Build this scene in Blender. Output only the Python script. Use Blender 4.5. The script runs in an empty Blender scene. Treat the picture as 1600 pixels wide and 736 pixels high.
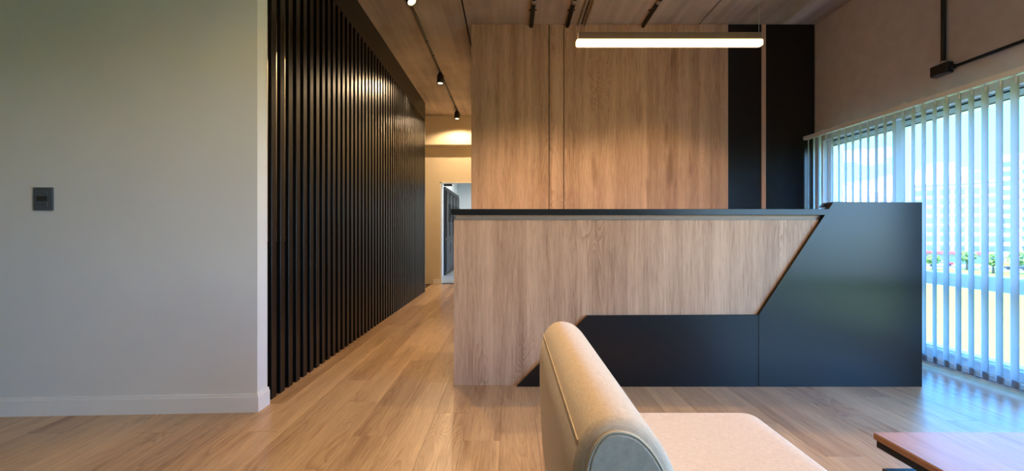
import bpy, bmesh, math, random
from mathutils import Vector, Matrix
random.seed(7)
S = bpy.context.scene
COL = S.collection
R = math.radians

# ------------------------------------------------------------------ camera
F, CX, CY, HC = 650.0, 797.0, 362.0, 1.05       # focal length (px of a 1600x736 frame), vanishing point, eye height
cam_d = bpy.data.cameras.new('camera')
cam = bpy.data.objects.new('camera', cam_d)
COL.objects.link(cam)
cam.location = (0, 0, HC)
cam.rotation_euler = (R(90), 0, 0)
cam_d.sensor_width = 36
cam_d.lens = F / 1600 * 36
cam_d.shift_x = (800 - CX) / 1600
cam_d.shift_y = -(368 - CY) / 1600
cam_d.clip_start = 0.02
cam_d.clip_end = 2000
S.camera = cam

def P(px, py, Y):            # photo pixel at a known depth -> (X, Z)
    return ((px - CX) * Y / F, HC + (CY - py) * Y / F)

# ------------------------------------------------------------------ view, world, sun
S.view_settings.view_transform = 'Standard'
S.view_settings.look = 'None'
S.view_settings.exposure = 1.0
S.view_settings.gamma = 1.0
S.view_settings.use_curve_mapping = False
SKY_STRENGTH = 7.5
SPOT_W = 42.0

def nodes_of(idb):
    idb.use_nodes = True
    nt = idb.node_tree
    nt.nodes.clear()
    return nt, nt.nodes, nt.links

world = bpy.data.worlds.new('sky')
S.world = world
nt, N, L = nodes_of(world)
out = N.new('ShaderNodeOutputWorld')
bg = N.new('ShaderNodeBackground')
tc = N.new('ShaderNodeTexCoord')
sep = N.new('ShaderNodeSeparateXYZ')
L.new(tc.outputs['Generated'], sep.inputs[0])
ramp = N.new('ShaderNodeValToRGB')
ramp.color_ramp.elements[0].position = 0.0
ramp.color_ramp.elements[0].color = (0.07, 0.45, 1.0, 1)
ramp.color_ramp.elements[1].position = 0.55
ramp.color_ramp.elements[1].color = (0.035, 0.33, 1.0, 1)
L.new(sep.outputs['Z'], ramp.inputs[0])
mp = N.new('ShaderNodeMapping')
mp.inputs['Scale'].default_value = (2.2, 2.2, 7.0)
mp.inputs['Location'].default_value = (0.35, 0.1, 0.2)
L.new(tc.outputs['Generated'], mp.inputs[0])
cn = N.new('ShaderNodeTexNoise')
cn.inputs['Scale'].default_value = 2.3
cn.inputs['Detail'].default_value = 7
cn.inputs['Roughness'].default_value = 0.5
L.new(mp.outputs[0], cn.inputs['Vector'])
lowc = N.new('ShaderNodeMapRange')          # more cloud low over the horizon
lowc.inputs['From Min'].default_value = 0.0
lowc.inputs['From Max'].default_value = 0.22
lowc.inputs['To Min'].default_value = 0.22
lowc.inputs['To Max'].default_value = 0.0
L.new(sep.outputs['Z'], lowc.inputs['Value'])
addc = N.new('ShaderNodeMath'); addc.operation = 'ADD'
L.new(cn.outputs['Fac'], addc.inputs[0]); L.new(lowc.outputs[0], addc.inputs[1])
cr = N.new('ShaderNodeMapRange')
cr.inputs['From Min'].default_value = 0.60
cr.inputs['From Max'].default_value = 0.68
L.new(addc.outputs[0], cr.inputs['Value'])
mix = N.new('ShaderNodeMix'); mix.data_type = 'RGBA'
L.new(cr.outputs[0], mix.inputs['Factor'])
L.new(ramp.outputs[0], mix.inputs[6])
mix.inputs[7].default_value = (0.80, 0.95, 1.1, 1)
L.new(mix.outputs[2], bg.inputs['Color'])
bg.inputs['Strength'].default_value = SKY_STRENGTH
L.new(bg.outputs[0], out.inputs[0])

sun_d = bpy.data.lights.new('sun', 'SUN')
sun_d.energy = 8.0
sun_d.angle = R(0.6)
sun_d.color = (1.0, 0.84, 0.62)
sun = bpy.data.objects.new('sun', sun_d)
COL.objects.link(sun)
sun.rotation_euler = Vector((0.55, 0.35, -0.9)).to_track_quat('-Z', 'Y').to_euler()

# ------------------------------------------------------------------ helpers
def srgb(r, g, b):
    f = lambda c: (c / 255 / 12.92) if c / 255 <= 0.04045 else ((c / 255 + 0.055) / 1.055) ** 2.4
    return (f(r), f(g), f(b), 1)

def box(bm, x0, x1, y0, y1, z0, z1, bev=0.0, seg=2):
    vs = [bm.verts.new((x, y, z)) for x in (x0, x1) for y in (y0, y1) for z in (z0, z1)]
    fs = []
    for q in ((0, 1, 3, 2), (4, 6, 7, 5), (0, 4, 5, 1), (2, 3, 7, 6), (0, 2, 6, 4), (1, 5, 7, 3)):
        fs.append(bm.faces.new([vs[i] for i in q]))
    if bev > 0:
        es = list({e for f in fs for e in f.edges})
        bmesh.ops.bevel(bm, geom=es, offset=bev, segments=seg, profile=0.5, affect='EDGES')
    return bm

def prism(bm, pts, d0, d1, axis='y', bev=0.0, seg=2, ends_only=False):
    """polygon pts extruded along an axis. axis y: pts=(x,z); axis z: pts=(x,y); axis x: pts=(y,z)"""
    def v(p, d):
        return {'y': (p[0], d, p[1]), 'z': (p[0], p[1], d), 'x': (d, p[0], p[1])}[axis]
    a = [bm.verts.new(v(p, d0)) for p in pts]
    b = [bm.verts.new(v(p, d1)) for p in pts]
    f0 = bm.faces.new(a); f1 = bm.faces.new(b[::-1])
    n = len(pts)
    sides = [bm.faces.new((a[i], b[i], b[(i + 1) % n], a[(i + 1) % n])) for i in range(n)]
    bmesh.ops.recalc_face_normals(bm, faces=[f0, f1] + sides)
    if bev > 0:
        es = set(f0.edges) | set(f1.edges)
        if not ends_only:
            es |= {e for f in sides for e in f.edges}
        bmesh.ops.bevel(bm, geom=list(es), offset=bev, segments=seg, profile=0.5, affect='EDGES')
    return bm

def tube(bm, p0, p1, r, seg=12, caps=True):
    p0, p1 = Vector(p0), Vector(p1)
    d = (p1 - p0).normalized()
    u = d.orthogonal().normalized(); w = d.cross(u)
    rings = []
    for p in (p0, p1):
        rings.append([bm.verts.new(p + r * (math.cos(2 * math.pi * k / seg) * u + math.sin(2 * math.pi * k / seg) * w)) for k in range(seg)])
    for k in range(seg):
        f = bm.faces.new((rings[0][k], rings[0][(k + 1) % seg], rings[1][(k + 1) % seg], rings[1][k]))
        f.smooth = True
    if caps:
        bm.faces.new(rings[0][::-1]); bm.faces.new(rings[1])
    return bm

def path_tube(bm, pts, r, seg=6, closed=False):
    n = len(pts); pts = [Vector(p) for p in pts]
    rings = []
    for i in range(n):
        a = pts[i - 1] if (i > 0 or closed) else pts[i]
        b = pts[(i + 1) % n] if (i < n - 1 or closed) else pts[i]
        d = (b - a).normalized()
        u = Vector((0, 1, 0)) if abs(d.y) < 0.9 else Vector((1, 0, 0))
        u = (u - d * u.dot(d)).normalized(); w = d.cross(u)
        rings.append([bm.verts.new(pts[i] + r * (math.cos(2 * math.pi * k / seg) * u + math.sin(2 * math.pi * k / seg) * w)) for k in range(seg)])
    for i in range(n if closed else n - 1):
        j = (i + 1) % n
        for k in range(seg):
            bm.faces.new((rings[i][k], rings[i][(k + 1) % seg], rings[j][(k + 1) % seg], rings[j][k])).smooth = True
    return bm

def lathe(bm, prof, c=(0, 0, 0), seg=24):
    rings = []
    for r, z in prof:
        rings.append([bm.verts.new((c[0] + r * math.cos(2 * math.pi * k / seg), c[1] + r * math.sin(2 * math.pi * k / seg), c[2] + z)) for k in range(seg)])
    for i in range(len(prof) - 1):
        for k in range(seg):
            bm.faces.new((rings[i][k], rings[i][(k + 1) % seg], rings[i + 1][(k + 1) % seg], rings[i + 1][k])).smooth = True
    return bm

def mesh_of(name, bm, mat):
    bmesh.ops.recalc_face_normals(bm, faces=bm.faces[:])
    me = bpy.data.meshes.new(name)
    bm.to_mesh(me); bm.free()
    if mat is not None:
        me.materials.append(mat)
    return me

def obj(name, bm, mat, parent=None, smooth=False, label=None):
    me = bm if isinstance(bm, bpy.types.Mesh) else mesh_of(name, bm, mat)
    if smooth:
        for p in me.polygons:
            p.use_smooth = True
    o = bpy.data.objects.new(name, me)
    COL.objects.link(o)
    if parent is not None:
        o.parent = parent
    if label:
        o['label'] = label
    return o

def tag(o, label, cat, group=None):
    o['label'] = label; o['category'] = cat
    if group:
        o['group'] = group
    return o

def thing(name, loc, label, cat, group=None, rz=0):
    o = bpy.data.objects.new(name, None)
    COL.objects.link(o)
    o.location = loc; o.rotation_euler = (0, 0, rz)
    o.empty_display_size = 0.1
    return tag(o, label, cat, group)

def struct(name, bm, mat, label=None):
    o = obj(name, bm, mat)
    o['kind'] = 'structure'
    if label:
        o['label'] = label
    return o

def B():
    return bmesh.new()

# ------------------------------------------------------------------ materials
def material(name):
    m = bpy.data.materials.new(name)
    nt, N, L = nodes_of(m)
    o = N.new('ShaderNodeOutputMaterial')
    p = N.new('ShaderNodeBsdfPrincipled')
    L.new(p.outputs[0], o.inputs[0])
    return m, nt, N, L, p, o

def plain(name, col, rough=0.5, metal=0.0, noise=0.0, scale=30, bump=0.0, spec=0.5):
    m, nt, N, L, p, o = material(name)
    p.inputs['Roughness'].default_value = rough
    p.inputs['Metallic'].default_value = metal
    p.inputs['Specular IOR Level'].default_value = spec
    tcn = N.new('ShaderNodeTexCoord'); n = N.new('ShaderNodeTexNoise')
    n.inputs['Scale'].default_value = scale; n.inputs['Detail'].default_value = 4
    L.new(tcn.outputs['Object'], n.inputs['Vector'])
    r = N.new('ShaderNodeMapRange')
    r.inputs['From Min'].default_value = 0.3; r.inputs['From Max'].default_value = 0.7
    r.inputs['To Min'].default_value = 1 - noise; r.inputs['To Max'].default_value = 1 + noise
    L.new(n.outputs['Fac'], r.inputs['Value'])
    mx = N.new('ShaderNodeMix'); mx.data_type = 'RGBA'; mx.blend_type = 'MULTIPLY'
    mx.inputs['Factor'].default_value = 1
    mx.inputs[6].default_value = col
    L.new(r.outputs[0], mx.inputs[7])
    L.new(mx.outputs[2], p.inputs['Base Color'])
    if bump > 0:
        b = N.new('ShaderNodeBump'); b.inputs['Strength'].default_value = bump; b.inputs['Distance'].default_value = 0.002
        L.new(n.outputs['Fac'], b.inputs['Height']); L.new(b.outputs[0], p.inputs['Normal'])
    return m

def wood(name, light, dark, along='Z', rough=0.45, strip=9.0, knots=1.0, per_object=False, strip_amt=0.25, spec=0.5, boards=0.0):
    """oak laminate: tone strips, fine pores and cathedral figures along one axis"""
    m, nt, N, L, p, o = material(name)
    tcn = N.new('ShaderNodeTexCoord')
    src = tcn.outputs['Object']
    if per_object:
        oi = N.new('ShaderNodeObjectInfo')
        mul = N.new('ShaderNodeVectorMath'); mul.operation = 'SCALE'
        mul.inputs[0].default_value = (7.3, 31.7, 13.1)
        L.new(oi.outputs['Random'], mul.inputs['Scale'])
        ad = N.new('ShaderNodeVectorMath'); ad.operation = 'ADD'
        L.new(src, ad.inputs[0]); L.new(mul.outputs[0], ad.inputs[1])
        src = ad.outputs[0]
    ax = 'XYZ'.index(along)
    def stretched(cross, length, scale, detail, rough_=0.55, dist=0.0):
        mpn = N.new('ShaderNodeMapping')
        sc = [cross] * 3; sc[ax] = length
        mpn.inputs['Scale'].default_value = sc
        L.new(src, mpn.inputs[0])
        n = N.new('ShaderNodeTexNoise')
        n.inputs['Scale'].default_value = scale; n.inputs['Detail'].default_value = detail
        n.inputs['Roughness'].default_value = rough_; n.inputs['Distortion'].default_value = dist
        L.new(mpn.outputs[0], n.inputs['Vector'])
        return n.outputs['Fac']
    def rng(v, a, b, c, d):
        r = N.new('ShaderNodeMapRange')
        for k, x in zip(('From Min', 'From Max', 'To Min', 'To Max'), (a, b, c, d)):
            r.inputs[k].default_value = x
        L.new(v, r.inputs['Value']); return r.outputs[0]
    def math_(op, a, b):
        n = N.new('ShaderNodeMath'); n.operation = op
        for i, x in enumerate((a, b)):
            if isinstance(x, (int, float)): n.inputs[i].default_value = x
            else: L.new(x, n.inputs[i])
        return n.outputs[0]
    strips = rng(stretched(1, 0.03, strip, 1.0), 0.33, 0.67, -strip_amt, strip_amt)
    if boards > 0:          # printed boards of the laminate: each a little lighter or darker
        sx_ = N.new('ShaderNodeSeparateXYZ'); L.new(src, sx_.inputs[0])
        cell = math_('FLOOR', math_('DIVIDE', sx_.outputs[0], boards), 0.0)
        wn = N.new('ShaderNodeTexWhiteNoise'); wn.noise_dimensions = '1D'; L.new(cell, wn.inputs['W'])
        strips = math_('ADD', strips, rng(wn.outputs['Value'], 0, 1, -0.13, 0.13))
    grain = rng(stretched(1, 0.05, 85, 6, 0.75), 0.32, 0.68, -0.27, 0.27)
    pores = rng(stretched(1, 0.035, 190, 2, 0.5, 0.3), 0.57, 0.72, 0.0, 0.38)
    # cathedral figure: rings of a slowly varying field
    fig = stretched(1, 0.16, 5.5, 2.0, 0.4, 0.6)
    fr = math_('MULTIPLY', fig, 26.0)
    fr = math_('FRACT', fr, 0.0)
    fr = math_('POWER', fr, 2.2)
    mask = rng(stretched(1, 0.22, 3.2, 1.0), 0.50, 0.62, 0.0, 0.36 * knots)
    figure = math_('MULTIPLY', fr, mask)
    kn = rng(stretched(1, 0.16, 9.0, 1.0), 0.62, 0.80, 0.0, 0.4 * knots)
    t = math_('ADD', strips, grain)
    t = math_('ADD', t, pores)
    t = math_('ADD', t, figure)
    t = math_('ADD', t, kn)
    t = math_('ADD', t, 0.38)
    if per_object:
        t = math_('ADD', t, rng(oi.outputs['Random'], 0, 1, -0.16, 0.16))
    mx = N.new('ShaderNodeMix'); mx.data_type = 'RGBA'; mx.clamp_factor = True
    L.new(t, mx.inputs['Factor'])
    mx.inputs[6].default_value = light; mx.inputs[7].default_value = dark
    L.new(mx.outputs[2], p.inputs['Base Color'])
    p.inputs['Roughness'].default_value = rough
    p.inputs['Specular IOR Level'].default_value = spec
    bn = N.new('ShaderNodeBump'); bn.inputs['Strength'].default_value = 0.12; bn.inputs['Distance'].default_value = 0.001
    bn.invert = True
    L.new(t, bn.inputs['Height']); L.new(bn.outputs[0], p.inputs['Normal'])
    return m

def concrete(name, a, b, along='Y', rough=0.8, bumpk=0.35, spec=0.5):
    m, nt, N, L, p, o = material(name)
    p.inputs['Specular IOR Level'].default_value = spec
    tcn = N.new('ShaderNodeTexCoord')
    def noise(scale3, scale, det):
        mpn = N.new('ShaderNodeMapping'); mpn.inputs['Scale'].default_value = scale3
        L.new(tcn.outputs['Object'], mpn.inputs[0])
        n = N.new('ShaderNodeTexNoise'); n.inputs['Scale'].default_value = scale; n.inputs['Detail'].default_value = det
        L.new(mpn.outputs[0], n.inputs['Vector']); return n.outputs['Fac']
    st = {'Y': (1, 0.06, 1), 'X': (0.06, 1, 1), 'N': (1, 1, 1)}[along]
    n1 = noise(st, 14, 6); n2 = noise((1, 1, 1), 1.8, 6); n3 = noise((1, 1, 1), 60, 3)
    def sc(v, k, c):
        q = N.new('ShaderNodeMath'); q.operation = 'MULTIPLY_ADD'
        L.new(v, q.inputs[0]); q.inputs[1].default_value = k; q.inputs[2].default_value = c
        return q.outputs[0]
    s1 = sc(n1, 1.4, -0.7); s2 = sc(n2, 1.5, -0.25); s3 = sc(n3, 0.3, -0.15)
    def add(x, y):
        q = N.new('ShaderNodeMath'); q.operation = 'ADD'; L.new(x, q.inputs[0]); L.new(y, q.inputs[1]); return q.outputs[0]
    t = add(add(s1, s2), s3)
    mx = N.new('ShaderNodeMix'); mx.data_type = 'RGBA'; mx.clamp_factor = True
    L.new(t, mx.inputs['Factor']); mx.inputs[6].default_value = a; mx.inputs[7].default_value = b
    L.new(mx.outputs[2], p.inputs['Base Color'])
    p.inputs['Roughness'].default_value = rough
    bn = N.new('ShaderNodeBump'); bn.inputs['Strength'].default_value = bumpk; bn.inputs['Distance'].default_value = 0.003
    L.new(t, bn.inputs['Height']); L.new(bn.outputs[0], p.inputs['Normal'])
    return m

def fabric(name, col, col2, scale=520):
    m, nt, N, L, p, o = material(name)
    tcn = N.new('ShaderNodeTexCoord')
    def weave(s3):
        mpn = N.new('ShaderNodeMapping'); mpn.inputs['Scale'].default_value = s3
        L.new(tcn.outputs['Object'], mpn.inputs[0])
        n = N.new('ShaderNodeTexNoise'); n.inputs['Scale'].default_value = scale; n.inputs['Detail'].default_value = 2
        L.new(mpn.outputs[0], n.inputs['Vector']); return n.outputs['Fac']
    a = weave((1, 0.08, 1)); b = weave((0.12, 1, 0.12))
    ad = N.new('ShaderNodeMath'); ad.operation = 'ADD'; L.new(a, ad.inputs[0]); L.new(b, ad.inputs[1])
    r = N.new('ShaderNodeMapRange'); r.inputs['From Min'].default_value = 0.7; r.inputs['From Max'].default_value = 1.3
    L.new(ad.outputs[0], r.inputs['Value'])
    mx = N.new('ShaderNodeMix'); mx.data_type = 'RGBA'
    L.new(r.outputs[0], mx.inputs['Factor']); mx.inputs[6].default_value = col; mx.inputs[7].default_value = col2
    L.new(mx.outputs[2], p.inputs['Base Color'])
    p.inputs['Roughness'].default_value = 0.95
    p.inputs['Specular IOR Level'].default_value = 0.1
    p.inputs['Sheen Weight'].default_value = 0.25
    bn = N.new('ShaderNodeBump'); bn.inputs['Strength'].default_value = 0.3; bn.inputs['Distance'].default_value = 0.0008
    L.new(ad.outputs[0], bn.inputs['Height']); L.new(bn.outputs[0], p.inputs['Normal'])
    return m

def emitter(name, col, strength):
    m = bpy.data.materials.new(name)
    nt, N, L = nodes_of(m)
    o = N.new('ShaderNodeOutputMaterial'); e = N.new('ShaderNodeEmission')
    e.inputs['Color'].default_value = col; e.inputs['Strength'].default_value = strength
    L.new(e.outputs[0], o.inputs[0])
    return m

def glass(name, tint, refl=0.06):
    m = bpy.data.materials.new(name)
    nt, N, L = nodes_of(m)
    o = N.new('ShaderNodeOutputMaterial')
    t = N.new('ShaderNodeBsdfTransparent'); t.inputs['Color'].default_value = tint
    g = N.new('ShaderNodeBsdfGlossy'); g.inputs['Roughness'].default_value = 0.02
    lw_ = N.new('ShaderNodeLayerWeight'); lw_.inputs['Blend'].default_value = 0.5
    pw = N.new('ShaderNodeMath'); pw.operation = 'POWER'; pw.inputs[1].default_value = 5.0
    L.new(lw_.outputs['Facing'], pw.inputs[0])
    fz = N.new('ShaderNodeMath'); fz.operation = 'MULTIPLY_ADD'; fz.inputs[1].default_value = 0.5; fz.inputs[2].default_value = refl * 0.5
    L.new(pw.outputs[0], fz.inputs[0])
    mx = N.new('ShaderNodeMixShader')
    L.new(fz.outputs[0], mx.inputs[0]); L.new(t.outputs[0], mx.inputs[1]); L.new(g.outputs[0], mx.inputs[2])
    L.new(mx.outputs[0], o.inputs[0])
    return m

def blind_fabric(name, col, trans):
    m = bpy.data.materials.new(name)
    nt, N, L = nodes_of(m)
    o = N.new('ShaderNodeOutputMaterial')
    d = N.new('ShaderNodeBsdfDiffuse'); d.inputs['Color'].default_value = col
    t = N.new('ShaderNodeBsdfTranslucent'); t.inputs['Color'].default_value = col
    mx = N.new('ShaderNodeMixShader'); mx.inputs[0].default_value = trans
    tcn = N.new('ShaderNodeTexCoord'); mpn = N.new('ShaderNodeMapping'); mpn.inputs['Scale'].default_value = (1, 1, 0.02)
    n = N.new('ShaderNodeTexNoise'); n.inputs['Scale'].default_value = 300
    L.new(tcn.outputs['Object'], mpn.inputs[0]); L.new(mpn.outputs[0], n.inputs['Vector'])
    bn = N.new('ShaderNodeBump'); bn.inputs['Strength'].default_value = 0.1; bn.inputs['Distance'].default_value = 0.001
    L.new(n.outputs['Fac'], bn.inputs['Height']); L.new(bn.outputs[0], d.inputs['Normal'])
    L.new(d.outputs[0], mx.inputs[1]); L.new(t.outputs[0], mx.inputs[2]); L.new(mx.outputs[0], o.inputs[0])
    return m

M = {}
M['paint_grey'] = plain('grey_wall_paint', srgb(226, 226, 223), 0.75, noise=0.02, scale=3, bump=0.03)
M['paint_beige'] = plain('beige_wall_paint', srgb(222, 208, 182), 0.7, noise=0.02, scale=3)
M['paint_white'] = plain('white_wall_paint', srgb(226, 230, 230), 0.6, noise=0.015, scale=3)
M['skirting'] = plain('white_skirting', srgb(235, 234, 232), 0.4, noise=0.01)
M['rightwall'] = plain('taupe_plaster', srgb(206, 196, 194), 0.85, noise=0.06, scale=9, bump=0.15)
M['ceiling'] = concrete('board_marked_concrete', srgb(204, 188, 174), srgb(158, 142, 128), 'Y')
M['black'] = plain('black_laminate', srgb(18, 18, 21), 0.30, noise=0.05, scale=200, bump=0.02, spec=0.45)
M['slat'] = plain('black_satin_slat', srgb(11, 11, 13), 0.34, noise=0.03, spec=0.4, scale=60)
M['blackmetal'] = plain('black_metal', srgb(24, 23, 23), 0.4, noise=0.05, scale=50)
M['matteblack'] = plain('matte_black', srgb(20, 19, 20), 0.75, noise=0.05, scale=50)
M['steel'] = plain('zinc_coupling', srgb(190, 185, 178), 0.35, metal=0.9, noise=0.05)
M['concreteconduit'] = plain('painted_conduit', srgb(165, 152, 138), 0.6, noise=0.05)
M['oak'] = wood('oak_laminate', srgb(222, 181, 146), srgb(156, 115, 85), 'Z', 0.5, 11.0, 1.3, strip_amt=0.16, boards=0.115)
M['oak_edge'] = plain('oak_edge_band', srgb(208, 170, 142), 0.5, noise=0.05)
M['plank'] = wood('oak_vinyl_plank', srgb(212, 178, 138), srgb(150, 114, 82), 'Y', 0.30, 11.0, 1.2, True, 0.18)
M['subfloor'] = plain('dark_plank_joint', srgb(92, 72, 54), 0.8, noise=0.05)
M['table'] = wood('walnut_laminate', srgb(196, 158, 142), srgb(156, 116, 100), 'Y', 0.30, 12.0, 0.6, False, 0.12)
M['table_edge'] = plain('walnut_edge_band', srgb(150, 98, 62), 0.5, noise=0.08, scale=40)
M['linen'] = fabric('beige_linen', srgb(224, 203, 181), srgb(201, 179, 157))
M['linen_skylit'] = fabric('linen_blue_skylight', srgb(165, 185, 200), srgb(128, 152, 172))  # unused: beige linen with blue window light painted into its colour
M['piping'] = plain('linen_piping', srgb(215, 196, 172), 0.9, noise=0.05, scale=200)
M['alu'] = plain('white_aluminium', srgb(222, 226, 230), 0.35, noise=0.02)
M['dark_strip'] = plain('dark_plastic', srgb(40, 44, 52), 0.7, noise=0.05)
M['glass'] = glass('window_glass', (0.94, 0.98, 0.98, 1))
M['slatfab'] = blind_fabric('blind_fabric', srgb(214, 219, 222), 0.48)
M['weight'] = blind_fabric('blind_hem', srgb(170, 178, 190), 0.2)
M['switch'] = plain('graphite_plastic', srgb(74, 80, 90), 0.45, noise=0.03)
M['switch_dark'] = plain('black_plastic', srgb(16, 17, 20), 0.35, noise=0.03)
M['tube_glow'] = emitter('warm_led_diffuser', (1.0, 0.62, 0.28, 1), 9.0)
M['bulb'] = emitter('warm_spot_bulb', (1.0, 0.72, 0.32, 1), 9.0)
M['bronze'] = plain('brown_lamp_housing', srgb(120, 92, 72), 0.5, noise=0.05)
M['cabglass'] = glass('smoked_glass', (0.45, 0.47, 0.48, 1))
M['graphite'] = plain('graphite_cabinet', srgb(52, 54, 56), 0.45, noise=0.05)
M['tilegrey'] = concrete('grey_tile_floor', srgb(165, 165, 160), srgb(140, 140, 136), 'N', 0.5, 0.05)
M['lawn'] = concrete('mown_grass', srgb(146, 146, 66), srgb(128, 132, 56), 'N', 0.95, 0.5, 0.0)
M['asphalt'] = concrete('asphalt', srgb(135, 135, 135), srgb(112, 112, 112), 'N', 0.9, 0.2)
M['bldg'] = plain('pale_facade', srgb(150, 160, 170), 0.8, noise=0.05, scale=0.5)
M['bldg2'] = plain('cream_facade', srgb(215, 208, 196), 0.8, noise=0.04, scale=0.5)
M['bwin'] = plain('facade_window', srgb(78, 98, 120), 0.15, noise=0.1, scale=0.3)
M['red'] = plain('red_awning', srgb(200, 60, 55), 0.6, noise=0.05)
M['leaf'] = plain('tree_leaves', srgb(110, 140, 50), 0.8, noise=0.35, scale=1.2)
M['bark'] = plain('tree_bark', srgb(90, 75, 60), 0.9, noise=0.2, scale=5)
M['tyre'] = plain('tyre_rubber', srgb(25, 25, 26), 0.8, noise=0.05)
CARPAINT = {k: plain('car_paint_' + k, c, 0.25, noise=0.01) for k, c in
            (('white', srgb(235, 235, 235)), ('silver', srgb(170, 175, 180)), ('red', srgb(190, 40, 40)), ('dark', srgb(45, 50, 60)))}

# ------------------------------------------------------------------ key planes (metres)
ZC = 3.316                 # ceiling
XR = 3.34                  # right wall face
YB = 4.546                 # wood wall face behind the desk
XS = -1.49                 # front of the slat screen
XP = -0.42                 # corridor's right side
YE = 8.35                  # corridor end wall
YL = 2.43                  # left grey wall face at its right end
XL = -1.476
XW = -4.5                  # far left of the room
YR = -3.2                  # rear of the room
YF = 12.7                  # far wall of the room beyond the door

# ------------------------------------------------------------------ floor
b = B(); box(b, XW - .1, XR + .2, YR - .1, YE + .1, -0.16, -0.009)
floor = struct('floor', b, M['subfloor'], 'light oak plank floor running away towards the corridor')
pl_cache = {}
def plank(x0, x1, y0, y1):
    w, l = round(x1 - x0, 4), round(y1 - y0, 4)
    if w < 0.012 or l < 0.02: return
    if (w, l) not in pl_cache:
        bm = B(); g = 0.0004; c = 0.0008
        def ring(i, z): return [bm.verts.new((sx * (w / 2 - i), sy * (l / 2 - i), z)) for sx, sy in ((-1, -1), (1, -1), (1, 1), (-1, 1))]
        r0, r1, r2 = ring(g, -0.008), ring(g, -c), ring(g + c, 0.0)
        for a_, b_ in ((r0, r1), (r1, r2)):
            for k in range(4): bm.faces.new((a_[k], a_[(k + 1) % 4], b_[(k + 1) % 4], b_[k]))
        bm.faces.new(r2); bm.faces.new(r0[::-1])
        pl_cache[(w, l)] = mesh_of('plank', bm, M['plank'])
    o = obj('plank', pl_cache[(w, l)], None, floor)
    o.location = ((x0 + x1) / 2, (y0 + y1) / 2, 0)
PWID, PLEN = 0.19, 1.25
xs = -2.9
i = 0
while xs < XR + 0.12:
    x0, x1 = xs, xs + PWID
    off = (i * 0.43 + random.uniform(-.08, .08)) % PLEN
    y = 0.55 - off
    # how far back this row runs
    if x1 <= XL: yend = 2.46
    elif x0 >= XP - 0.02: yend = YB
    elif x0 < XS: yend = YE
    else: yend = YE
    cx0, cx1 = x0, min(x1, XR + 0.06)
    while y < yend:
        ya, yb = max(y, 0.55), min(y + PLEN, yend)
        if x0 < XL and ya > 2.5:
            plank(max(cx0, -1.66), cx1, ya, yb) if x1 > -1.66 else None
        elif x0 < XP < x1 and yb > YB:
            plank(cx0, cx1, ya, min(yb, YB)); plank(cx0, XP, max(ya, YB), yb)
        else:
            plank(cx0, cx1, ya, yb)
        y += PLEN
    xs += PWID; i += 1

# ------------------------------------------------------------------ ceiling
b = B(); box(b, XW - .1, XR + .2, YR - .1, YE + .1, ZC + 0.02, ZC + 0.25)
ceiling = struct('ceiling', b, M['matteblack'], 'board-marked concrete ceiling slab with formwork seams')
seams = [XW, -3.2, -1.9, -0.476, 0.78, 2.07, XR + 0.1]
for k in range(len(seams) - 1):
    b = B(); d = (0.0, 0.004, 0.0, 0.006, 0.002, 0.008)[k]
    box(b, seams[k] + 0.009, seams[k + 1] - 0.009, YR, YE + 0.05, ZC + (0 if k == 3 else d), ZC + 0.03, 0.003, 1)
    obj('ceiling_panel', b, M['ceiling'], ceiling)

# ------------------------------------------------------------------ left grey wall with its end return
b = B()
prism(b, [(XW, 2.30), (XL, YL), (XL, YL + 0.10), (XW, YL + 0.10)], 0, ZC, 'z')
wall_left = struct('wall_left', b, M['paint_grey'], 'plain light grey painted wall left of the slat screen')
b = B()
prism(b, [(XW, 2.30 - .013), (XL + .013, YL - .013), (XL + .013, YL + 0.105), (XL, YL + 0.105), (XL, YL), (XW, 2.30)], 0, 0.088, 'z', 0)
bl = struct('baseboard_left', b, M['skirting'], 'white skirting board along the grey wall')
b = B()
prism(b, [(XW, 2.30 - .008), (XL + .008, YL - .008), (XL + .008, YL + 0.105), (XL, YL + 0.105), (XL, YL), (XW, 2.30)], 0.088, 0.104, 'z', 0)
obj('skirting_cap', b, M['skirting'], bl)

# light switch on the grey wall
def wall_y(x): return 2.30 + (YL - 2.30) * (x - XW) / (XL - XW)
yy = wall_y(-2.68)
x0, z1 = P(55, 293, yy); x1, z0 = P(84, 329, yy)
sw = thing('light_switch', ((x0 + x1) / 2, yy, z0), 'graphite rocker light switch plate on the plain grey wall', 'light switch', rz=math.atan2(YL - 2.30, XL - XW))
w, h = x1 - x0, z1 - z0
b = B(); box(b, -w / 2, w / 2, -0.010, 0, 0, h, 0.003); obj('cover_plate', b, M['switch'], sw)
for k, (za, zb, mt, pr) in enumerate(((.66, .84, 'switch', .013), (.40, .62, 'switch_dark', .012), (.17, .36, 'switch', .013))):
    b = B(); box(b, -w * .32, w * .25, -pr, -0.008, h * za, h * zb, 0.0015); obj('rocker', b, M[mt], sw)

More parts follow.
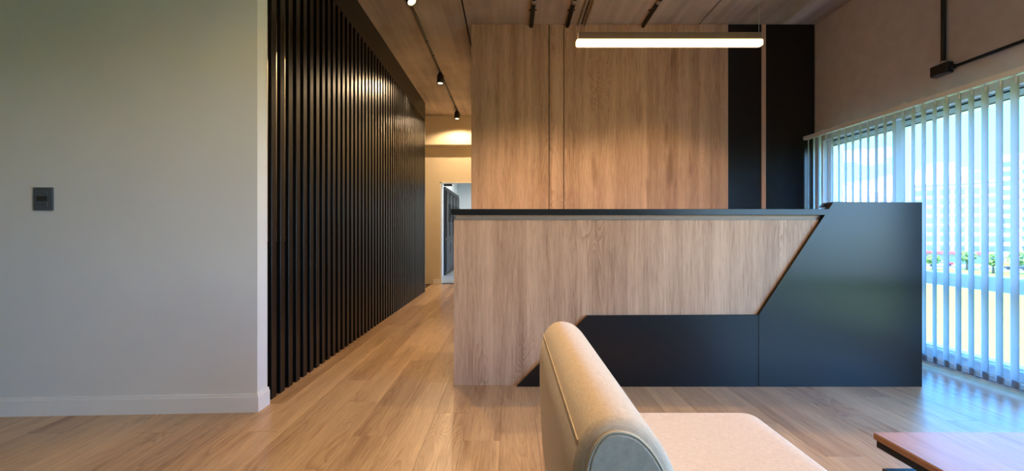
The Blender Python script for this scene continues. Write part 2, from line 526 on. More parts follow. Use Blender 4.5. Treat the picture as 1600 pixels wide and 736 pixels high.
# ------------------------------------------------------------------ slat screen
scr = thing('slat_screen', (XS, 2.6, 0), 'tall black vertical slat screen wall along the corridor', 'slat wall')
def at(o, parent):   # keep world position under a placed, unrotated parent
    o.location = Vector(o.location) - Vector(parent.location); return o
PITCH, SLW, SLD, NS = 0.1, 0.052, 0.024, 46
ZH = 3.0
b = B(); box(b, -SLD, 0, 0, SLW, 0, ZH, 0.0015, 1); slat_me = mesh_of('slat', b, M['slat'])
for k in range(NS):
    o = obj('slat', slat_me, None, scr); o.location = (0, k * PITCH, 0.0)
b = B(); box(b, -0.10, 0.004, -0.06, 4.68, ZH, ZC - 0.012, 0.002, 1); obj('header_beam', b, M['slat'], scr)
b = B(); box(b, -0.10, 0.004, 4.60, 4.68, 0, ZH, 0.002, 1); obj('end_post', b, M['slat'], scr)
b = B(); box(b, -0.044, -0.026, 0.28, 4.60, 0, ZH); obj('backing_board', b, M['matteblack'], scr)
b = B(); box(b, -0.044, -0.026, -0.06, 0.28, 0, 0.985); obj('low_backing_board', b, M['matteblack'], scr)

# room behind the screen (seen only as slivers between the first slats)
b = B(); box(b, XW - .1, XW, YR, YE, 0, ZC); struct('wall_far_left', b, M['paint_beige'])
b = B(); box(b, -2.62, -2.52, 2.6, YE, 0, ZC); struct('wall_behind_screen', b, M['paint_beige'])

# ------------------------------------------------------------------ corridor end wall with bulkhead and doorway
DX0, DX1, DZ = -1.41, -0.46, 2.045
b = B()
box(b, -2.52, DX0, YE, YE + .14, 0, ZC); box(b, DX0, DX1, YE, YE + .14, DZ, ZC); box(b, DX1, XP + .12, YE, YE + .14, 0, ZC)
wall_end = struct('wall_end', b, M['paint_beige'], 'beige wall closing the corridor around the doorway')
b = B(); box(b, -2.52, XP, 8.12, YE, P(0, 226, 8.12)[1], ZC, 0.003, 1)
obj('bulkhead', b, M['paint_beige'], wall_end, label='beige bulkhead beam under the ceiling')
b = B(); box(b, XS - .05, DX0, YE - .012, YE, 0, 0.09, 0.002, 1)
struct('baseboard_end', b, M['skirting'], 'white skirting beside the doorway')
# corridor's right side
b = B(); box(b, XP, XP + .12, YB + .12, YE, 0, ZC); struct('wall_corridor_right', b, M['paint_beige'])
# white door lining
b = B(); box(b, DX0, DX0 + .03, YE - .005, YE + .15, 0, DZ); box(b, DX0, DX1, YE - .005, YE + .15, DZ - .02, DZ)
struct('door_1', b, M['paint_white'], 'white lined doorway at the end of the corridor')
# room beyond
b = B(); box(b, -1.7, -1.6, YE + .14, YF, 0, 3.2); struct('wall_beyond_left', b, M['paint_white'])
b = B(); box(b, -1.7, 2.2, YF, YF + .1, 0, 3.2); struct('wall_beyond_far', b, M['paint_white'])
b = B(); box(b, 2.2, 2.3, YE + .14, YF, 0, 3.2); struct('wall_beyond_right', b, M['paint_white'])
b = B(); box(b, -1.7, 2.3, YE + .14, YF + .1, 3.2, 3.3); struct('ceiling_beyond', b, M['paint_white'])
b = B(); box(b, -1.7, 2.3, YE + .101, YF + .1, -.1, -0.001); struct('floor_beyond', b, M['tilegrey'])
b = B(); box(b, DX0 + .03, DX1, YE, YE + .14, -0.0005, 0.006); struct('trim_1', b, M['graphite'], 'dark threshold strip of the doorway')

cab = thing('display_cabinet', (-1.6, 10.0, 0), 'tall black framed cabinet with glass upper doors beyond the doorway', 'cabinet')
CL, CH = 2.55, 2.13
b = B(); box(b, 0, 0.005, 0, CL, 0.03, CH); box(b, 0, .05, 0, .05, 0, CH); box(b, 0, .05, CL - .05, CL, 0, CH)
box(b, 0, .05, .05, CL - .05, CH - .07, CH); box(b, 0, .05, .05, CL - .05, 0, .07); box(b, 0, .05, .05, CL - .05, .84, .90)
obj('carcass', b, M['blackmetal'], cab)
for k in range(4):
    y0 = .05 + k * (CL - .1) / 4; y1 = y0 + (CL - .1) / 4
    b = B()
    for q in ((y0 + .004, y0 + .034, .90, CH - .07), (y1 - .034, y1 - .004, .90, CH - .07), (y0 + .034, y1 - .034, .90, .935), (y0 + .034, y1 - .034, CH - .105, CH - .07)):
        box(b, .05, .07, *q)
    d = obj('glass_door', b, M['blackmetal'], cab)
    b = B(); box(b, .056, .062, y0 + .034, y1 - .034, .935, CH - .105); obj('pane', b, M['cabglass'], d)
    b = B(); tube(b, (.085, y1 - .07, 1.3), (.085, y1 - .07, 1.75), .008); obj('handle', b, M['blackmetal'], d)
    b = B(); box(b, .05, .07, y0 + .004, y1 - .004, .075, .835, 0.003, 1); d = obj('door', b, M['graphite'], cab)
    b = B(); tube(b, (.085, y1 - .07, .5), (.085, y1 - .07, .78), .008); obj('handle', b, M['blackmetal'], d)
for z in (1.28, 1.68):
    b = B(); box(b, .006, .045, .05, CL - .05, z, z + .025); obj('shelf', b, M['blackmetal'], cab)
clo = thing('door_closer', (DX0 + .05, YE + .16, 1.985), 'small black door closer under the head of the corridor doorway', 'door closer')
b = B(); box(b, 0, .17, 0, .05, 0, .04, .004); obj('closer_body', b, M['blackmetal'], clo)
b = B(); box(b, .1, .14, .01, .03, .04, .06); obj('arm', b, M['blackmetal'], clo)

# ------------------------------------------------------------------ wood wall behind the desk
b = B(); box(b, XP, XR, YB + .02, YB + .12, 0, ZC)
wall_back = struct('wall_back', b, M['matteblack'], 'oak panelled wall behind the reception desk with black panels at right')
def wx(px): return (px - CX) * YB / F
edges = [wx(737), wx(858), wx(881), wx(1135.5)]
for k in range(3):
    b = B(); box(b, edges[k] + (0 if k == 0 else .0035), edges[k + 1] - (.0035 if k < 2 else .001), YB, YB + .022, 0.0, ZC - .001, 0.0015, 1)
    o = obj('oak_panel', b, M['oak'], wall_back)
b = B(); box(b, wx(1135.5), wx(1137.5), YB - .002, YB + .022, 0, ZC - .001); obj('edge_strip', b, M['oak_edge'], wall_back)
b = B(); box(b, wx(1137.5), wx(1190), YB + .004, YB + .022, 0, ZC - .001); obj('black_panel', b, M['black'], wall_back, label='satin black wall panel')
b = B(); box(b, wx(1190), wx(1196.5), YB - .004, YB + .022, 0, ZC - .001, .001, 1); obj('divider_strip', b, M['oak_edge'], wall_back, label='pale oak divider strip')
b = B(); box(b, wx(1196.5), XR - .012, YB + .004, YB + .022, 0, ZC - .001); obj('black_panel', b, M['black'], wall_back, label='satin black wall panel')
b = B(); box(b, XP - .004, XP, YB, YB + .12, 0, ZC - .001); obj('panel_return', b, M['oak_edge'], wall_back)

# ------------------------------------------------------------------ right wall, windows
ZS, ZT = 0.05, 2.02
WALLT = 0.22
posts = [4.44, 3.63, 2.05, 0.47, -1.11, -2.69]
b = B()
box(b, XR, XR + WALLT, YR, YB + .12, ZT, ZC)                 # lintel
box(b, XR, XR + WALLT, YR, YB + .12, -.16, ZS)               # sill
box(b, XR, XR + WALLT, posts[0], YB + .12, ZS, ZT)
box(b, XR, XR + WALLT, YR, posts[-1], ZS, ZT)
wall_right = struct('wall_right', b, M['rightwall'], 'taupe plastered window wall on the right')
XG = 3.43
for k in range(len(posts) - 1):
    ya, yb = posts[k + 1], posts[k]
    hw = 0.055
    b = B()
    box(b, XG - .04, XG + .04, ya, ya + hw, ZS, ZT); box(b, XG - .04, XG + .04, yb - hw, yb, ZS, ZT)
    box(b, XG - .04, XG + .04, ya + hw, yb - hw, ZT - .07, ZT)
    box(b, XG - .04, XG + .04, ya + hw, yb - hw, ZS, ZS + .09)
    box(b, XG - .04, XG + .04, ya + hw, yb - hw, .63, .73)
    wdw = struct('window_%d' % (k + 1), b, M['alu'], 'white aluminium floor-length window with a low transom, behind the blind or bare past its end')
    for (z0, z1) in ((ZS + .09, .63), (.73, ZT - .07)):
        b = B(); box(b, XG - .003, XG + .003, ya + hw, yb - hw, z0, z1); obj('pane', b, M['glass'], wdw)
    b = B(); box(b, XG - .046, XG - .04, ya + hw, yb - hw, ZT - .022, ZT - .012); box(b, XG - .046, XG - .04, ya + hw, yb - hw, ZT - .074, ZT - .068)  # dark strips painting in the shadow gap of the window head
    obj('dark_strip', b, M['dark_strip'], wdw)
    b = B(); box(b, XG - .058, XG - .04, ya + hw, yb - hw, ZS + .055, ZS + .075, .004); obj('bead', b, M['alu'], wdw)
# other walls of the room, behind the camera
b = B(); box(b, XW, XR, YR - .1, YR, 0, ZC); struct('wall_rear', b, M['paint_grey'])

# ------------------------------------------------------------------ vertical blind
XBL = 3.215
bl = thing('vertical_blind', (XBL, 4.5, 2.08), 'white vertical slat blind hanging in front of the windows', 'blind')
def rel(x0, x1, y0, y1, z0, z1): return (x0 - XBL, x1 - XBL, y0 - 4.5, y1 - 4.5, z0 - 2.08, z1 - 2.08)
BY0 = 2.2  # blind stops early out of view, leaving bare windows to admit daylight
b = B(); box(b, *rel(XBL - .022, XBL + .022, BY0, 4.535, 2.045, 2.085), .004); obj('head_rail', b, M['alu'], bl)
k = 0
y = 3.2
for y in (4.3, 3.4, 2.5):
    b = B(); box(b, *rel(XBL - .01, XR, y - .015, y + .015, 2.086, 2.10)); box(b, *rel(XR - .006, XR, y - .015, y + .015, 2.03, 2.086)); obj('bracket', b, M['alu'], bl)
def slat_mesh():
    bm = B(); W = .089; n = 6; zt, zb = 2.035, .05; th = .0006
    for s, rev in ((1, False), (-1, True)):
        cols = []
        for i in range(n + 1):
            t = -1 + 2 * i / n
            x = .006 * (1 - t * t) + s * th / 2
            cols.append([bm.verts.new((x, t * W / 2, z)) for z in (zt, zb)])
        for i in range(n):
            q = (cols[i][0], cols[i][1], cols[i + 1][1], cols[i + 1][0])
            f = bm.faces.new(q if rev else q[::-1]); f.smooth = True
    me = bpy.data.meshes.new('slat'); bm.to_mesh(me); bm.free(); me.materials.append(M['slatfab']); return me
sl_me = slat_mesh()
b = B(); box(b, .0015, .0085, -.036, .036, .053, .098, .002, 1); wt_me = mesh_of('hem_weight', b, M['weight'])
b = B(); box(b, -.002, .006, -.01, .01, 2.0, 2.047); hk_me = mesh_of('hanger_hook', b, M['alu'])
nsl = int((4.49 - BY0) / .0834)
for k in range(nsl):
    y = 4.485 - k * .0834
    o = obj('slat', sl_me, None, bl)
    o.location = (0, y - 4.5, -2.08)
    o.rotation_euler = (0, 0, -R(28 + random.uniform(-2.5, 2.5)))
    if k < 3: o.rotation_euler = (0, 0, -R(40 + 6 * k))
    obj('hem_weight', wt_me, None, o)
    obj('hanger_hook', hk_me, None, o)
b = B(); tube(b, (0, 4.48 - 4.5, .052 - 2.08), (0, BY0 - 4.5 + .02, .052 - 2.08), .0022, 6); obj('bead_chain', b, M['dark_strip'], bl)

# ------------------------------------------------------------------ ceiling conduits and wall conduit
def ceiling_conduit(name, x, y0, y1, label, mat='matteblack', r=.012, w=None):
    t = thing(name, (x, y1, ZC), label, 'conduit', 'conduits under the concrete ceiling')
    b = B(); tube(b, (0, y0 - y1, -r), (0, 0, -r), r); obj('pipe', b, M[mat], t)
    y = y1 - .5
    n = 0
    while y > y0 and n < 4:
        b = B(); tube(b, (0, y - y1 - .03, -r), (0, y - y1 + .03, -r), r * 1.25); obj('coupling', b, M['steel' if n % 2 == 0 else mat], t)
        b = B(); box(b, -r * 1.9, r * 1.9, y - y1 + .2, y - y1 + .216, -.004, 0); obj('saddle', b, M[mat], t)
        y -= 1.5; n += 1
    return t
ceiling_conduit('ceiling_conduit', .232, YR, YB - .003, 'black conduit on the ceiling left of the glowing bar lamp, nearest the corridor', r=.021)
ceiling_conduit('ceiling_conduit', .625, YR, YB - .003, 'black conduit on the ceiling just left of the pale pipes', r=.021)
ceiling_conduit('ceiling_conduit', 1.452, YR, YB - .003, 'dark conduit on the ceiling above the middle of the glowing bar lamp', r=.021)
ceiling_conduit('ceiling_conduit', .742, YR, YB - .003, 'pale painted pipe on the ceiling, left one of the close pair', 'concreteconduit', .010)
ceiling_conduit('ceiling_conduit', .815, YR, YB - .003, 'pale painted pipe on the ceiling, right one of the close pair', 'concreteconduit', .010)

wc = thing('wall_conduit', (XR, 3.19, 2.25), 'black conduit with junction box on the wall above the window blind', 'conduit')
b = B(); tube(b, (-.018, 0, .09), (-.018, 0, ZC - 2.25 - .002), .015); obj('vertical_pipe', b, M['blackmetal'], wc)
b = B(); tube(b, (-.018, -.04, .035), (-.018, -3.6, .035), .012); obj('horizontal_pipe', b, M['blackmetal'], wc)
b = B(); box(b, -.05, 0, -.06, .07, 0, .085, .006); jb = obj('junction_box', b, M['blackmetal'], wc)
b = B(); box(b, -.056, -.05, -.055, .065, .005, .08, .002, 1); obj('cover', b, M['blackmetal'], jb)
b = B(); tube(b, (-.018, 0, .083), (-.018, 0, .108), .02); obj('coupling', b, M['steel'], wc)
b = B(); tube(b, (-.018, -.058, .035), (-.018, -.085, .035), .017); obj('coupling', b, M['blackmetal'], wc)

# ------------------------------------------------------------------ corridor lamp track and spots
XT = -0.985
tr = thing('lamp_conduit', (XT, YE, ZC), 'black conduit along the corridor ceiling feeding the spot lamps', 'conduit')
b = B(); tube(b, (0, YR - YE, -.013), (0, 8.1 - YE, -.013), .013); obj('pipe', b, M['blackmetal'], tr)
for y in (4.9, 6.9, 2.9, 7.4, 5.3):
    b = B(); tube(b, (0, y - YE - .03, -.013), (0, y - YE + .03, -.013), .017); obj('coupling', b, M['blackmetal'], tr)
    b = B(); tube(b, (0, y - YE - .042, -.013), (0, y - YE - .03, -.013), .0165); obj('coupling_ring', b, M['steel'], tr)

def spot_lamp(x, y, label, power, group='cylinder spot lamps along the corridor conduit', tilt=(0, 0), zc=ZC, col=(1.0, .70, .40), cone=158):
    t = thing('spot_lamp', (x, y, zc - .026), label, 'spot lamp', group)
    b = B(); tube(b, (0, 0, 0), (0, 0, -.03), .03); obj('mounting_base', b, M['blackmetal'], t)
    head = B()
    lathe(head, [(0.0001, -.028), (.046, -.03), (.048, -.034), (.048, -.148), (.045, -.15), (.042, -.148), (.040, -.128), (.0001, -.126)], seg=28)
    h = obj('lamp_head', head, M['blackmetal'], t, smooth=False)
    h.rotation_euler = (R(tilt[0]), R(tilt[1]), 0)
    bb = B(); lathe(bb, [(.0001, -.148), (.022, -.1465), (.034, -.140), (.037, -.129)], seg=24)
    obj('bulb', bb, M['bulb'], h)
    ld = bpy.data.lights.new('spot_light', 'SPOT')
    ld.energy = power; ld.color = col; ld.spot_size = R(cone); ld.spot_blend = 0.35; ld.shadow_soft_size = .03
    lo = bpy.data.objects.new('spot_light', ld); COL.objects.link(lo); lo.parent = h; lo.location = (0, 0, -.155)
    return t
spot_lamp(-.97, 3.87, 'glowing black cylinder spot nearest the viewer, at the top edge above the slat screen', SPOT_W * 1.4, tilt=(-14, -28), cone=84)
spot_lamp(XT, 5.88, 'black cylinder spot halfway along the corridor ceiling', SPOT_W * 1.5)
spot_lamp(XT, 7.72, 'black cylinder spot at the far end before the bulkhead', SPOT_W)
spot_lamp(.25, 0.95, 'added unseen cylinder spot lighting the floor and backrest from above', SPOT_W * 1.4, 'lamps out of sight')  # lamp added out of view to warm the floor and backrest
spot_lamp(-2.1, 4.6, 'added unseen cylinder spot lighting the space behind the slat screen', SPOT_W * .6, 'lamps out of sight', tilt=(0, 30), cone=75)  # unseen lamp added so the wall shows bright between the first slats
spot_lamp(1.45, 0.6, 'added unseen cylinder spot lighting the armchair and coffee table', SPOT_W * 1.5, 'lamps out of sight')  # extra lamp added out of view to brighten the seat
spot_lamp(.232, 3.3, 'black cylinder spot over the left half of the reception desk', SPOT_W * .9, 'lamps out of sight', cone=112)
spot_lamp(1.452, 3.3, 'black cylinder spot over the middle of the reception desk', SPOT_W * .9, 'lamps out of sight', cone=112)
spot_lamp(0.2, 10.6, 'ceiling spot in the room beyond the doorway', SPOT_W * 3.5, 'lamps out of sight', zc=3.2, col=(1, .95, .92))

# ------------------------------------------------------------------ linear pendant above the desk
YLN = 3.10
lx0, lz = P(900.5, 67.5, YLN); lx1, _ = P(1190, 67.5, YLN)
lp = thing('linear_pendant', ((lx0 + lx1) / 2, YLN, lz), 'slim glowing bar pendant lamp hanging above the reception desk', 'pendant lamp')
hl = (lx1 - lx0) / 2
b = B(); box(b, -hl + .012, hl - .012, -.022, .022, .022, .074, .003); obj('housing', b, M['bronze'], lp)
b = B(); box(b, -hl, hl, -.026, .026, -.022, .022, .01, 3); obj('diffuser', b, M['tube_glow'], lp)
for s in (-1, 1):
    b = B(); tube(b, (s * (hl - .02), 0, .074), (s * (hl - .02), 0, ZC - lz - .03), .0012, 6); obj('suspension_cable', b, M['steel'], lp)
    b = B(); tube(b, (s * (hl - .02), 0, ZC - lz - .03), (s * (hl - .02), 0, ZC - lz - .0), .02, 16); obj('ceiling_cup', b, M['blackmetal'], lp)

# ------------------------------------------------------------------ reception desk
YBK, YWD = 2.815, 2.840
dk = thing('reception_desk', (0, YWD, 0), 'oak reception desk with black ledge and angular black front panel', 'reception desk')
def dpt(px, py, Y=YBK): return P(px, py, Y)
dx0 = P(709, 0, YWD)[0]
dx1 = P(1438.5, 0, YBK)[0]
ztop, zund = P(0, 326.5, 2.80)[1], P(0, 336, 2.80)[1]
def dob(name, b, mat, label=None):
    o = obj(name, b, M[mat], dk, label=label); o.location = (0, -YWD, 0); return o
b = B(); box(b, dx0, 2.30, YWD, YWD + .025, 0.0, zund - .03, .001, 1); dob('front_panel', b, 'oak')
b = B(); box(b, dx0 + .01, 2.12, YWD + .008, YWD + .025, zund - .03, zund); dob('shadow_gap_rail', b, 'oak_edge')
b = B(); box(b, dx0, dx0 + .025, YWD + .025, 3.50, 0.0, zund - .03); dob('side_panel', b, 'oak')
# black slab polygon
sl = [dpt(1441, 316), dpt(1302, 316), dpt(1185.5, 492.3), dpt(1185.5, 603), dpt(1438.5, 603)]
sl = [(x, max(z, 0)) for x, z in sl]
sl[3] = (sl[3][0], 0.0); sl[4] = (sl[0][0], 0.0)
b = B(); prism(b, sl, YBK, YWD + .02, 'y', .0012, 1); dob('black_slab', b, 'black', 'tall black angular panel')
lw = [dpt(1185, 492.3), dpt(918, 493.3), dpt(807, 604), dpt(1185, 604)]
lw[2] = (lw[2][0], 0.0); lw[3] = (lw[3][0], 0.0)
b = B(); prism(b, lw, YBK, YWD, 'y', .0012, 1); dob('black_plinth_panel', b, 'black', 'low black panel with slanted end')
# ledge with end cut along the slab's slant
sa, sb = sl[1], sl[2]
def slant_x(z): return sa[0] + (sb[0] - sa[0]) * (z - sa[1]) / (sb[1] - sa[1])
lx = P(704.5, 0, 2.80)[0]
b = B(); prism(b, [(lx, zund), (lx, ztop), (slant_x(ztop) - .002, ztop), (slant_x(zund) - .002, zund)], 2.80, 3.16, 'y', .0015, 1); dob('ledge', b, 'black', 'black counter ledge')
# slab's top plate with raking end
tp = [P(1277, 324.5, 2.87), P(1283, 317.5, 2.87), P(1303, 315.3, 2.87), (sl[0][0], P(0, 316, YBK)[1]), (sl[0][0], P(0, 325, YBK)[1]), P(1297, 323.2, 2.87)]
b = B()
ra = [b.verts.new((x, YWD + .021, z)) for x, z in tp]
rb = [b.verts.new((x + (.60 if i in (0, 1, 2, 5) else 0), 3.48, z)) for i, (x, z) in enumerate(tp)]     # left end rakes back in plan
b.faces.new(ra); b.faces.new(rb[::-1])
for i in range(6): b.faces.new((ra[i], rb[i], rb[(i + 1) % 6], ra[(i + 1) % 6]))
dob('top_plate', b, 'black')
b = B(); box(b, sl[0][0] - .03, sl[0][0] - .0005, YWD + .021, 3.50, 0, P(0, 325, YBK)[1] - .001); dob('return_panel', b, 'black')
b = B(); box(b, dx0 + .03, sl[0][0] - .03, YWD + .03, 3.55, .72, .745); dob('worktop', b, 'oak_edge')

# ------------------------------------------------------------------ armchair
ac = thing('armchair', (.45, 1.08, 0), 'beige linen armchair with rounded low backrest, turned to the coffee table', 'armchair')
def aob(name, b, mat, smooth=False, label=None, parent=None):
    o = obj(name, b, M[mat], parent or ac, smooth=smooth, label=label)
    if parent is None: o.location = (-.45, -1.08, 0)
    return o
AY0, AY1 = .694, 1.473
prof = [(.145, .13), (.126, .20), (.113, .30), (.106, .42), (.103, .54), (.104, .62), (.109, .665), (.121, .700), (.141, .725), (.166, .737),
        (.194, .736), (.220, .727), (.243, .708), (.264, .680), (.283, .64), (.299, .59), (.312, .52), (.322, .43), (.326, .34), (.326, .13)]
cxp, czp = .2, .45
def inset(pts, d):
    outp = []; n = len(pts)
    for i in range(n):
        a, c = Vector(pts[i - 1]), Vector(pts[(i + 1) % n])
        t = (c - a).normalized(); nrm = Vector((t.y, -t.x))
        outp.append((pts[i][0] + nrm.x * d, pts[i][1] + nrm.y * d))
    return outp
def smooth_profile(pts, k=2):
    for _ in range(k):
        q = [pts[0]]
        for i in range(len(pts) - 1):
            a, c = pts[i], pts[i + 1]
            q.append((.75 * a[0] + .25 * c[0], .75 * a[1] + .25 * c[1])); q.append((.25 * a[0] + .75 * c[0], .25 * a[1] + .75 * c[1]))
        q.append(pts[-1]); pts = q
    return pts
sp = smooth_profile(prof, 1)
bm = B()
rr = .022
steps = [(0.0, rr), (.003, rr * .62), (.008, rr * .3), (.015, rr * .08), (rr, 0.0)]
ringd = [(AY0 + d, ins) for d, ins in steps] + [(AY0 + .2 * k + .05, 0) for k in range(1, 4)] + [(AY1 - d, ins) for d, ins in steps[::-1]]
rings = []
for yv, ins in ringd:
    q = inset(sp, ins)
    rings.append([bm.verts.new((x, yv, z)) for x, z in q])
n = len(sp)
for a_, b_ in zip(rings, rings[1:]):
    for k in range(n): bm.faces.new((a_[k], a_[(k + 1) % n], b_[(k + 1) % n], b_[k]))
bm.faces.new(rings[0]); bm.faces.new(rings[-1][::-1])
back = aob('backrest', bm, 'linen', True)
# end panels with piping
for yv, s in ((AY0, -1), (AY1, 1)):
    bm = B(); q = inset(sp, rr * 1.05)
    prism(bm, q, yv + s * .004, yv - s * .004, 'y', .003, 2, True)
    ep = aob('end_panel', bm, 'linen', False, label='rounded linen end panel of the backrest', parent=back)
    bm = B(); path_tube(bm, [(x, yv + s * .0005, z) for x, z in inset(sp, rr * .95)], .0028, 6, True)
    aob('piping', bm, 'piping', True, parent=back)
# stitched seam along the back of the crown
bm = B()
sx, sz = .1165, .692
path_tube(bm, [(sx - .0005, AY0 + .02 + (AY1 - AY0 - .04) * k / 12, sz) for k in range(13)], .0013, 6); aob('seam', bm, 'piping', True, parent=back)
# seat cushion
bm = B(); SX0, SX1, SZ0, SZ1 = .305, .858, .25, .421
def rrect(x0, x1, y0, y1, r, k=6):
    pts = []
    for cx_, cy_, a0 in ((x1 - r, y1 - r, 0), (x0 + r, y1 - r, 90), (x0 + r, y0 + r, 180), (x1 - r, y0 + r, 270)):
        for i in range(k + 1):
            a = R(a0 + 90 * i / k); pts.append((cx_ + r * math.cos(a), cy_ + r * math.sin(a)))
    return pts
lay = [(.018, 0, .03), (.006, .008, .04), (0, .022, .045), (0, (SZ1 - SZ0) - .035, .045), (.004, (SZ1 - SZ0) - .018, .043), (.013, (SZ1 - SZ0) - .007, .038), (.028, (SZ1 - SZ0) - .001, .03), (.06, SZ1 - SZ0, .03)]
rings = [[bm.verts.new((x, y, SZ0 + z)) for x, y in rrect(SX0 + i_, SX1 - i_, AY0 + .008 + i_, AY1 - i_, r_)] for i_, z, r_ in lay]
n = len(rings[0])
for a_, b_ in zip(rings, rings[1:]):
    for k in range(n): bm.faces.new((a_[k], a_[(k + 1) % n], b_[(k + 1) % n], b_[k]))
bm.faces.new(rings[0][::-1]); bm.faces.new(rings[-1])
aob('seat_cushion', bm, 'linen', True)
bm = B(); box(bm, .32, .84, AY0 + .03, AY1 - .03, .13, .25, .012); aob('seat_base', bm, 'linen')
for x in (.19, .80):
    for y in (AY0 + .07, AY1 - .07):
        bm = B(); lathe(bm, [(.0001, 0), (.016, 0), (.022, .13), (.0001, .13)], (x, y, 0), 16); aob('leg', bm, 'blackmetal')

# ------------------------------------------------------------------ coffee table
TX0, TY1, TZ = 1.178, 1.349, .40
ct = thing('coffee_table', (TX0 + .45, TY1 - .4, 0), 'low walnut coffee table with black base beside the armchair', 'coffee table')
def tob(name, b, mat, parent=None):
    o = obj(name, b, M[mat], parent or ct)
    if parent is None: o.location = (-(TX0 + .45), -(TY1 - .4), 0)
    return o
TX1, TY0 = TX0 + .95, TY1 - .8
b = B(); box(b, TX0 + .0015, TX1 - .0015, TY0 + .0015, TY1 - .0015, TZ - .003, TZ); top = tob('tabletop', b, 'table')
b = B(); box(b, TX0, TX1, TY0, TY1, TZ - .022, TZ - .003, .001, 1); tob('edge_band', b, 'table_edge', top)
b = B(); box(b, TX0 + .008, TX1 - .008, TY0 + .008, TY1 - .003, TZ - .047, TZ - .022); tob('under_frame', b, 'matteblack')
b = B(); box(b, TX0 + .022, TX1 - .022, TY0 + .03, TY1 - .006, .02, .287, .003); tob('plinth', b, 'black')
for (x, y) in ((TX0 + .2, TY0 + .15), (TX1 - .2, TY0 + .15), (TX0 + .2, TY1 - .15), (TX1 - .2, TY1 - .15)):
    b = B(); box(b, x - .03, x + .03, y - .03, y + .03, .287, TZ - .047); tob('spacer', b, 'matteblack')
    b = B(); tube(b, (x, y, 0), (x, y, .02), .025, 16); tob('foot', b, 'matteblack')

# ------------------------------------------------------------------ outside, seen through the windows (storey about 9 m up)
ZG = -9.0
b = B(); box(b, 6, 600, -300, 500, ZG - .5, ZG); struct('lawn', b, M['lawn'], 'bright sunlit lawn below the windows')
def dirpt(px, dist):         # ground point that lies in a pixel column at a given range along Y
    return ((px - CX) / F * dist, dist)
road_c = dirpt(1500, 118)
ang = math.atan2(road_c[1], road_c[0])
b = B(); box(b, -9, 9, -160, 160, 0, .06)
rd = struct('road', b, M['asphalt'], 'grey road beyond the lawn'); rd.location = (road_c[0], road_c[1], ZG); rd.rotation_euler = (0, 0, ang)

def building(px, dist, width, depth, floors, fh, label, mat, cols, awning=False, balcony=False):
    c = dirpt(px, dist)
    t = thing('apartment_building', (c[0], c[1], ZG), label, 'building', rz=math.atan2(c[1], c[0]))
    H = floors * fh + 1
    b = B(); box(b, 0, depth, -width / 2, width / 2, 0, H); obj('wall', b, M[mat], t)
    b = B(); box(b, -.3, depth + .3, -width / 2 - .3, width / 2 + .3, H, H + .6); rf = obj('roof', b, M[mat], t)
    b = B(); box(b, depth * .3, depth * .6, -width * .2, width * .15, H + .6, H + 3); obj('lift_house', b, M[mat], rf)
    cw = width / cols
    b = B(); box(b, -.12, .02, -cw * .36, cw * .36, 0, fh * .55); wm = mesh_of('window', b, M['bwin'])
    b = B(); box(b, -.9, 0, -cw * .42, cw * .42, -.15, .75); bmn = mesh_of('balcony', b, M['bldg2'])
    for f in range(1, floors):
        for k in range(cols):
            o = obj('window', wm, None, t); o.location = (0, -width / 2 + cw * (k + .5), f * fh + fh * .25)
            if balcony and k % 2 == 0:
                o = obj('balcony', bmn, None, t); o.location = (0, -width / 2 + cw * (k + .5), f * fh + .2)
    for f in range(1, floors + 1):
        b = B(); box(b, -.2, 0, -width / 2, width / 2, f * fh - .15, f * fh + .15); obj('floor_band', b, M['bldg2'], t)
    if awning:
        b = B(); prism(b, [(-2.2, 2.9), (0, 3.4), (0, 3.6), (-2.2, 3.1)], -width / 2, width / 2, 'y'); obj('awning', b, M['red'], t)
building(1488, 135, 19, 14, 8, 3.05, 'grey apartment block with rows of windows and red awning, beyond the lawn', 'bldg', 6, awning=True)
building(1625, 128, 16, 12, 11, 3.0, 'cream apartment tower with balconies, rightmost beyond the lawn', 'bldg2', 4, balcony=True)
building(1372, 185, 14, 12, 8, 3.0, 'cream apartment block left of the grey one, above the desk', 'bldg2', 4)

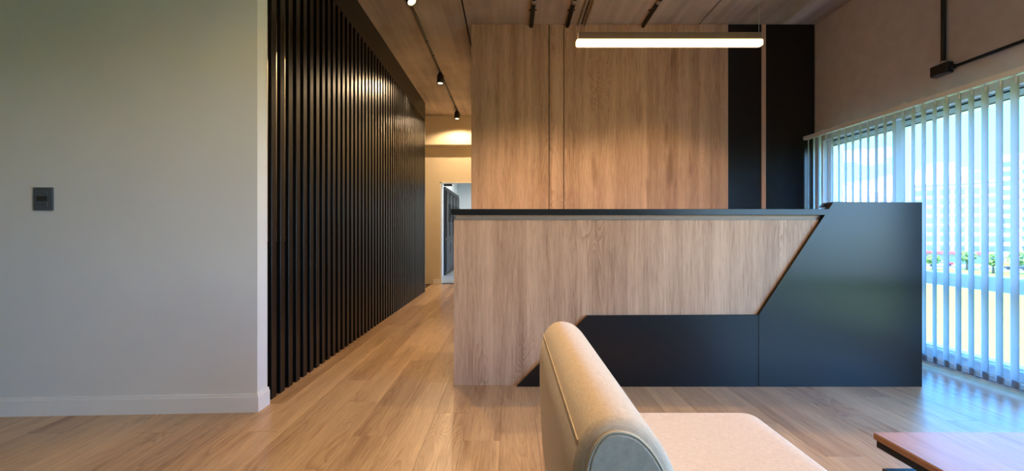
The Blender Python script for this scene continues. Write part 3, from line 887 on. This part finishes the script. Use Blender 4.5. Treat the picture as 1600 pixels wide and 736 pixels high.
def tree(px, off, h, label):
    c = road_pt(px, off + 4)
    t = thing('street_tree', (c[0], c[1], ZG), label, 'tree', 'trees along the road')
    b = B(); lathe(b, [(.0001, 0), (.28, 0), (.2, h * .35), (.12, h * .7), (.0001, h * .7)], seg=10); obj('trunk', b, M['bark'], t)
    rnd = random.Random(int(px))
    b = B()
    for _ in range(420):
        u = Vector((rnd.gauss(0, 1), rnd.gauss(0, 1), rnd.gauss(0, 1))).normalized() * rnd.uniform(.55, 1)
        p = Vector((u.x * h * .36, u.y * h * .36, h * .68 + u.z * h * .34))
        s = rnd.uniform(.22, .45)
        a = Vector((rnd.gauss(0, 1), rnd.gauss(0, 1), rnd.gauss(0, 1))).normalized(); c2 = a.orthogonal().normalized()
        vs = [b.verts.new(p + q) for q in (a * s, c2 * s * .6, -a * s, -c2 * s * .6)]
        b.faces.new(vs)
    obj('foliage', b, M['leaf'], t)['kind'] = 'stuff'
def road_pt(px, off=0.0):    # where a pixel column crosses the line of the road, moved off metres nearer
    u = Vector((math.cos(ang), math.sin(ang))); d = Vector(((px - CX) / F, 1.0))
    r0 = u.dot(Vector(road_c)) - off
    return d * (r0 / u.dot(d))
tree(1511, 8, 5.2, 'round leafy tree in front of the grey block\'s right corner')
tree(1552, 17, 5.0, 'leafy tree left of the cream tower')
tree(1590, 15, 5.5, 'leafy tree in front of the cream tower')
tree(1458, 15, 4.0, 'small tree close beside the reception desk\'s right edge')

def car(px, off, paint, label):
    c = road_pt(px, off)
    t = thing('parked_car', (c[0], c[1], ZG + .06), label, 'car', 'cars on the road', rz=ang + math.pi / 2)
    b = B(); prism(b, [(-2.1, .35), (2.1, .35), (2.15, .7), (1.95, .85), (1.0, .95), (-1.9, .98), (-2.15, .8)], -.85, .85, 'y', .06, 2); obj('body', b, CARPAINT[paint], t)
    b = B(); prism(b, [(-1.75, .95), (.95, .93), (.35, 1.42), (-1.2, 1.46)], -.72, .72, 'y', .05, 2); cb = obj('cabin', b, M['bwin'], t)
    b = B(); box(b, -1.2, .35, -.7, .7, 1.43, 1.49, .02); obj('roof', b, CARPAINT[paint], cb)
    for x in (-1.3, 1.35):
        for y in (-.8, .8):
            b = B(); tube(b, (x, y - .1, .32), (x, y + .1, .32), .32, 16); obj('wheel', b, M['tyre'], t)
for px, d, pt, lb in ((1466, 3, 'white', 'white car on the road nearest the desk edge'), (1474, -3, 'red', 'red car on the road under the red awning'), (1506, 3, 'silver', 'silver car on the road under the grey block'),
                      (1546, 3, 'white', 'white car on the road between two leafy trees'), (1588, 3, 'dark', 'dark car on the road, rightmost')):
    car(px, d, pt, lb)

# ------------------------------------------------------------------ cycles quality (not the engine, samples or size)
S.cycles.max_bounces = 10
S.cycles.diffuse_bounces = 5
S.cycles.transparent_max_bounces = 24
S.cycles.transmission_bounces = 6
S.cycles.sample_clamp_indirect = 6
S.cycles.caustics_reflective = False
S.cycles.caustics_refractive = False
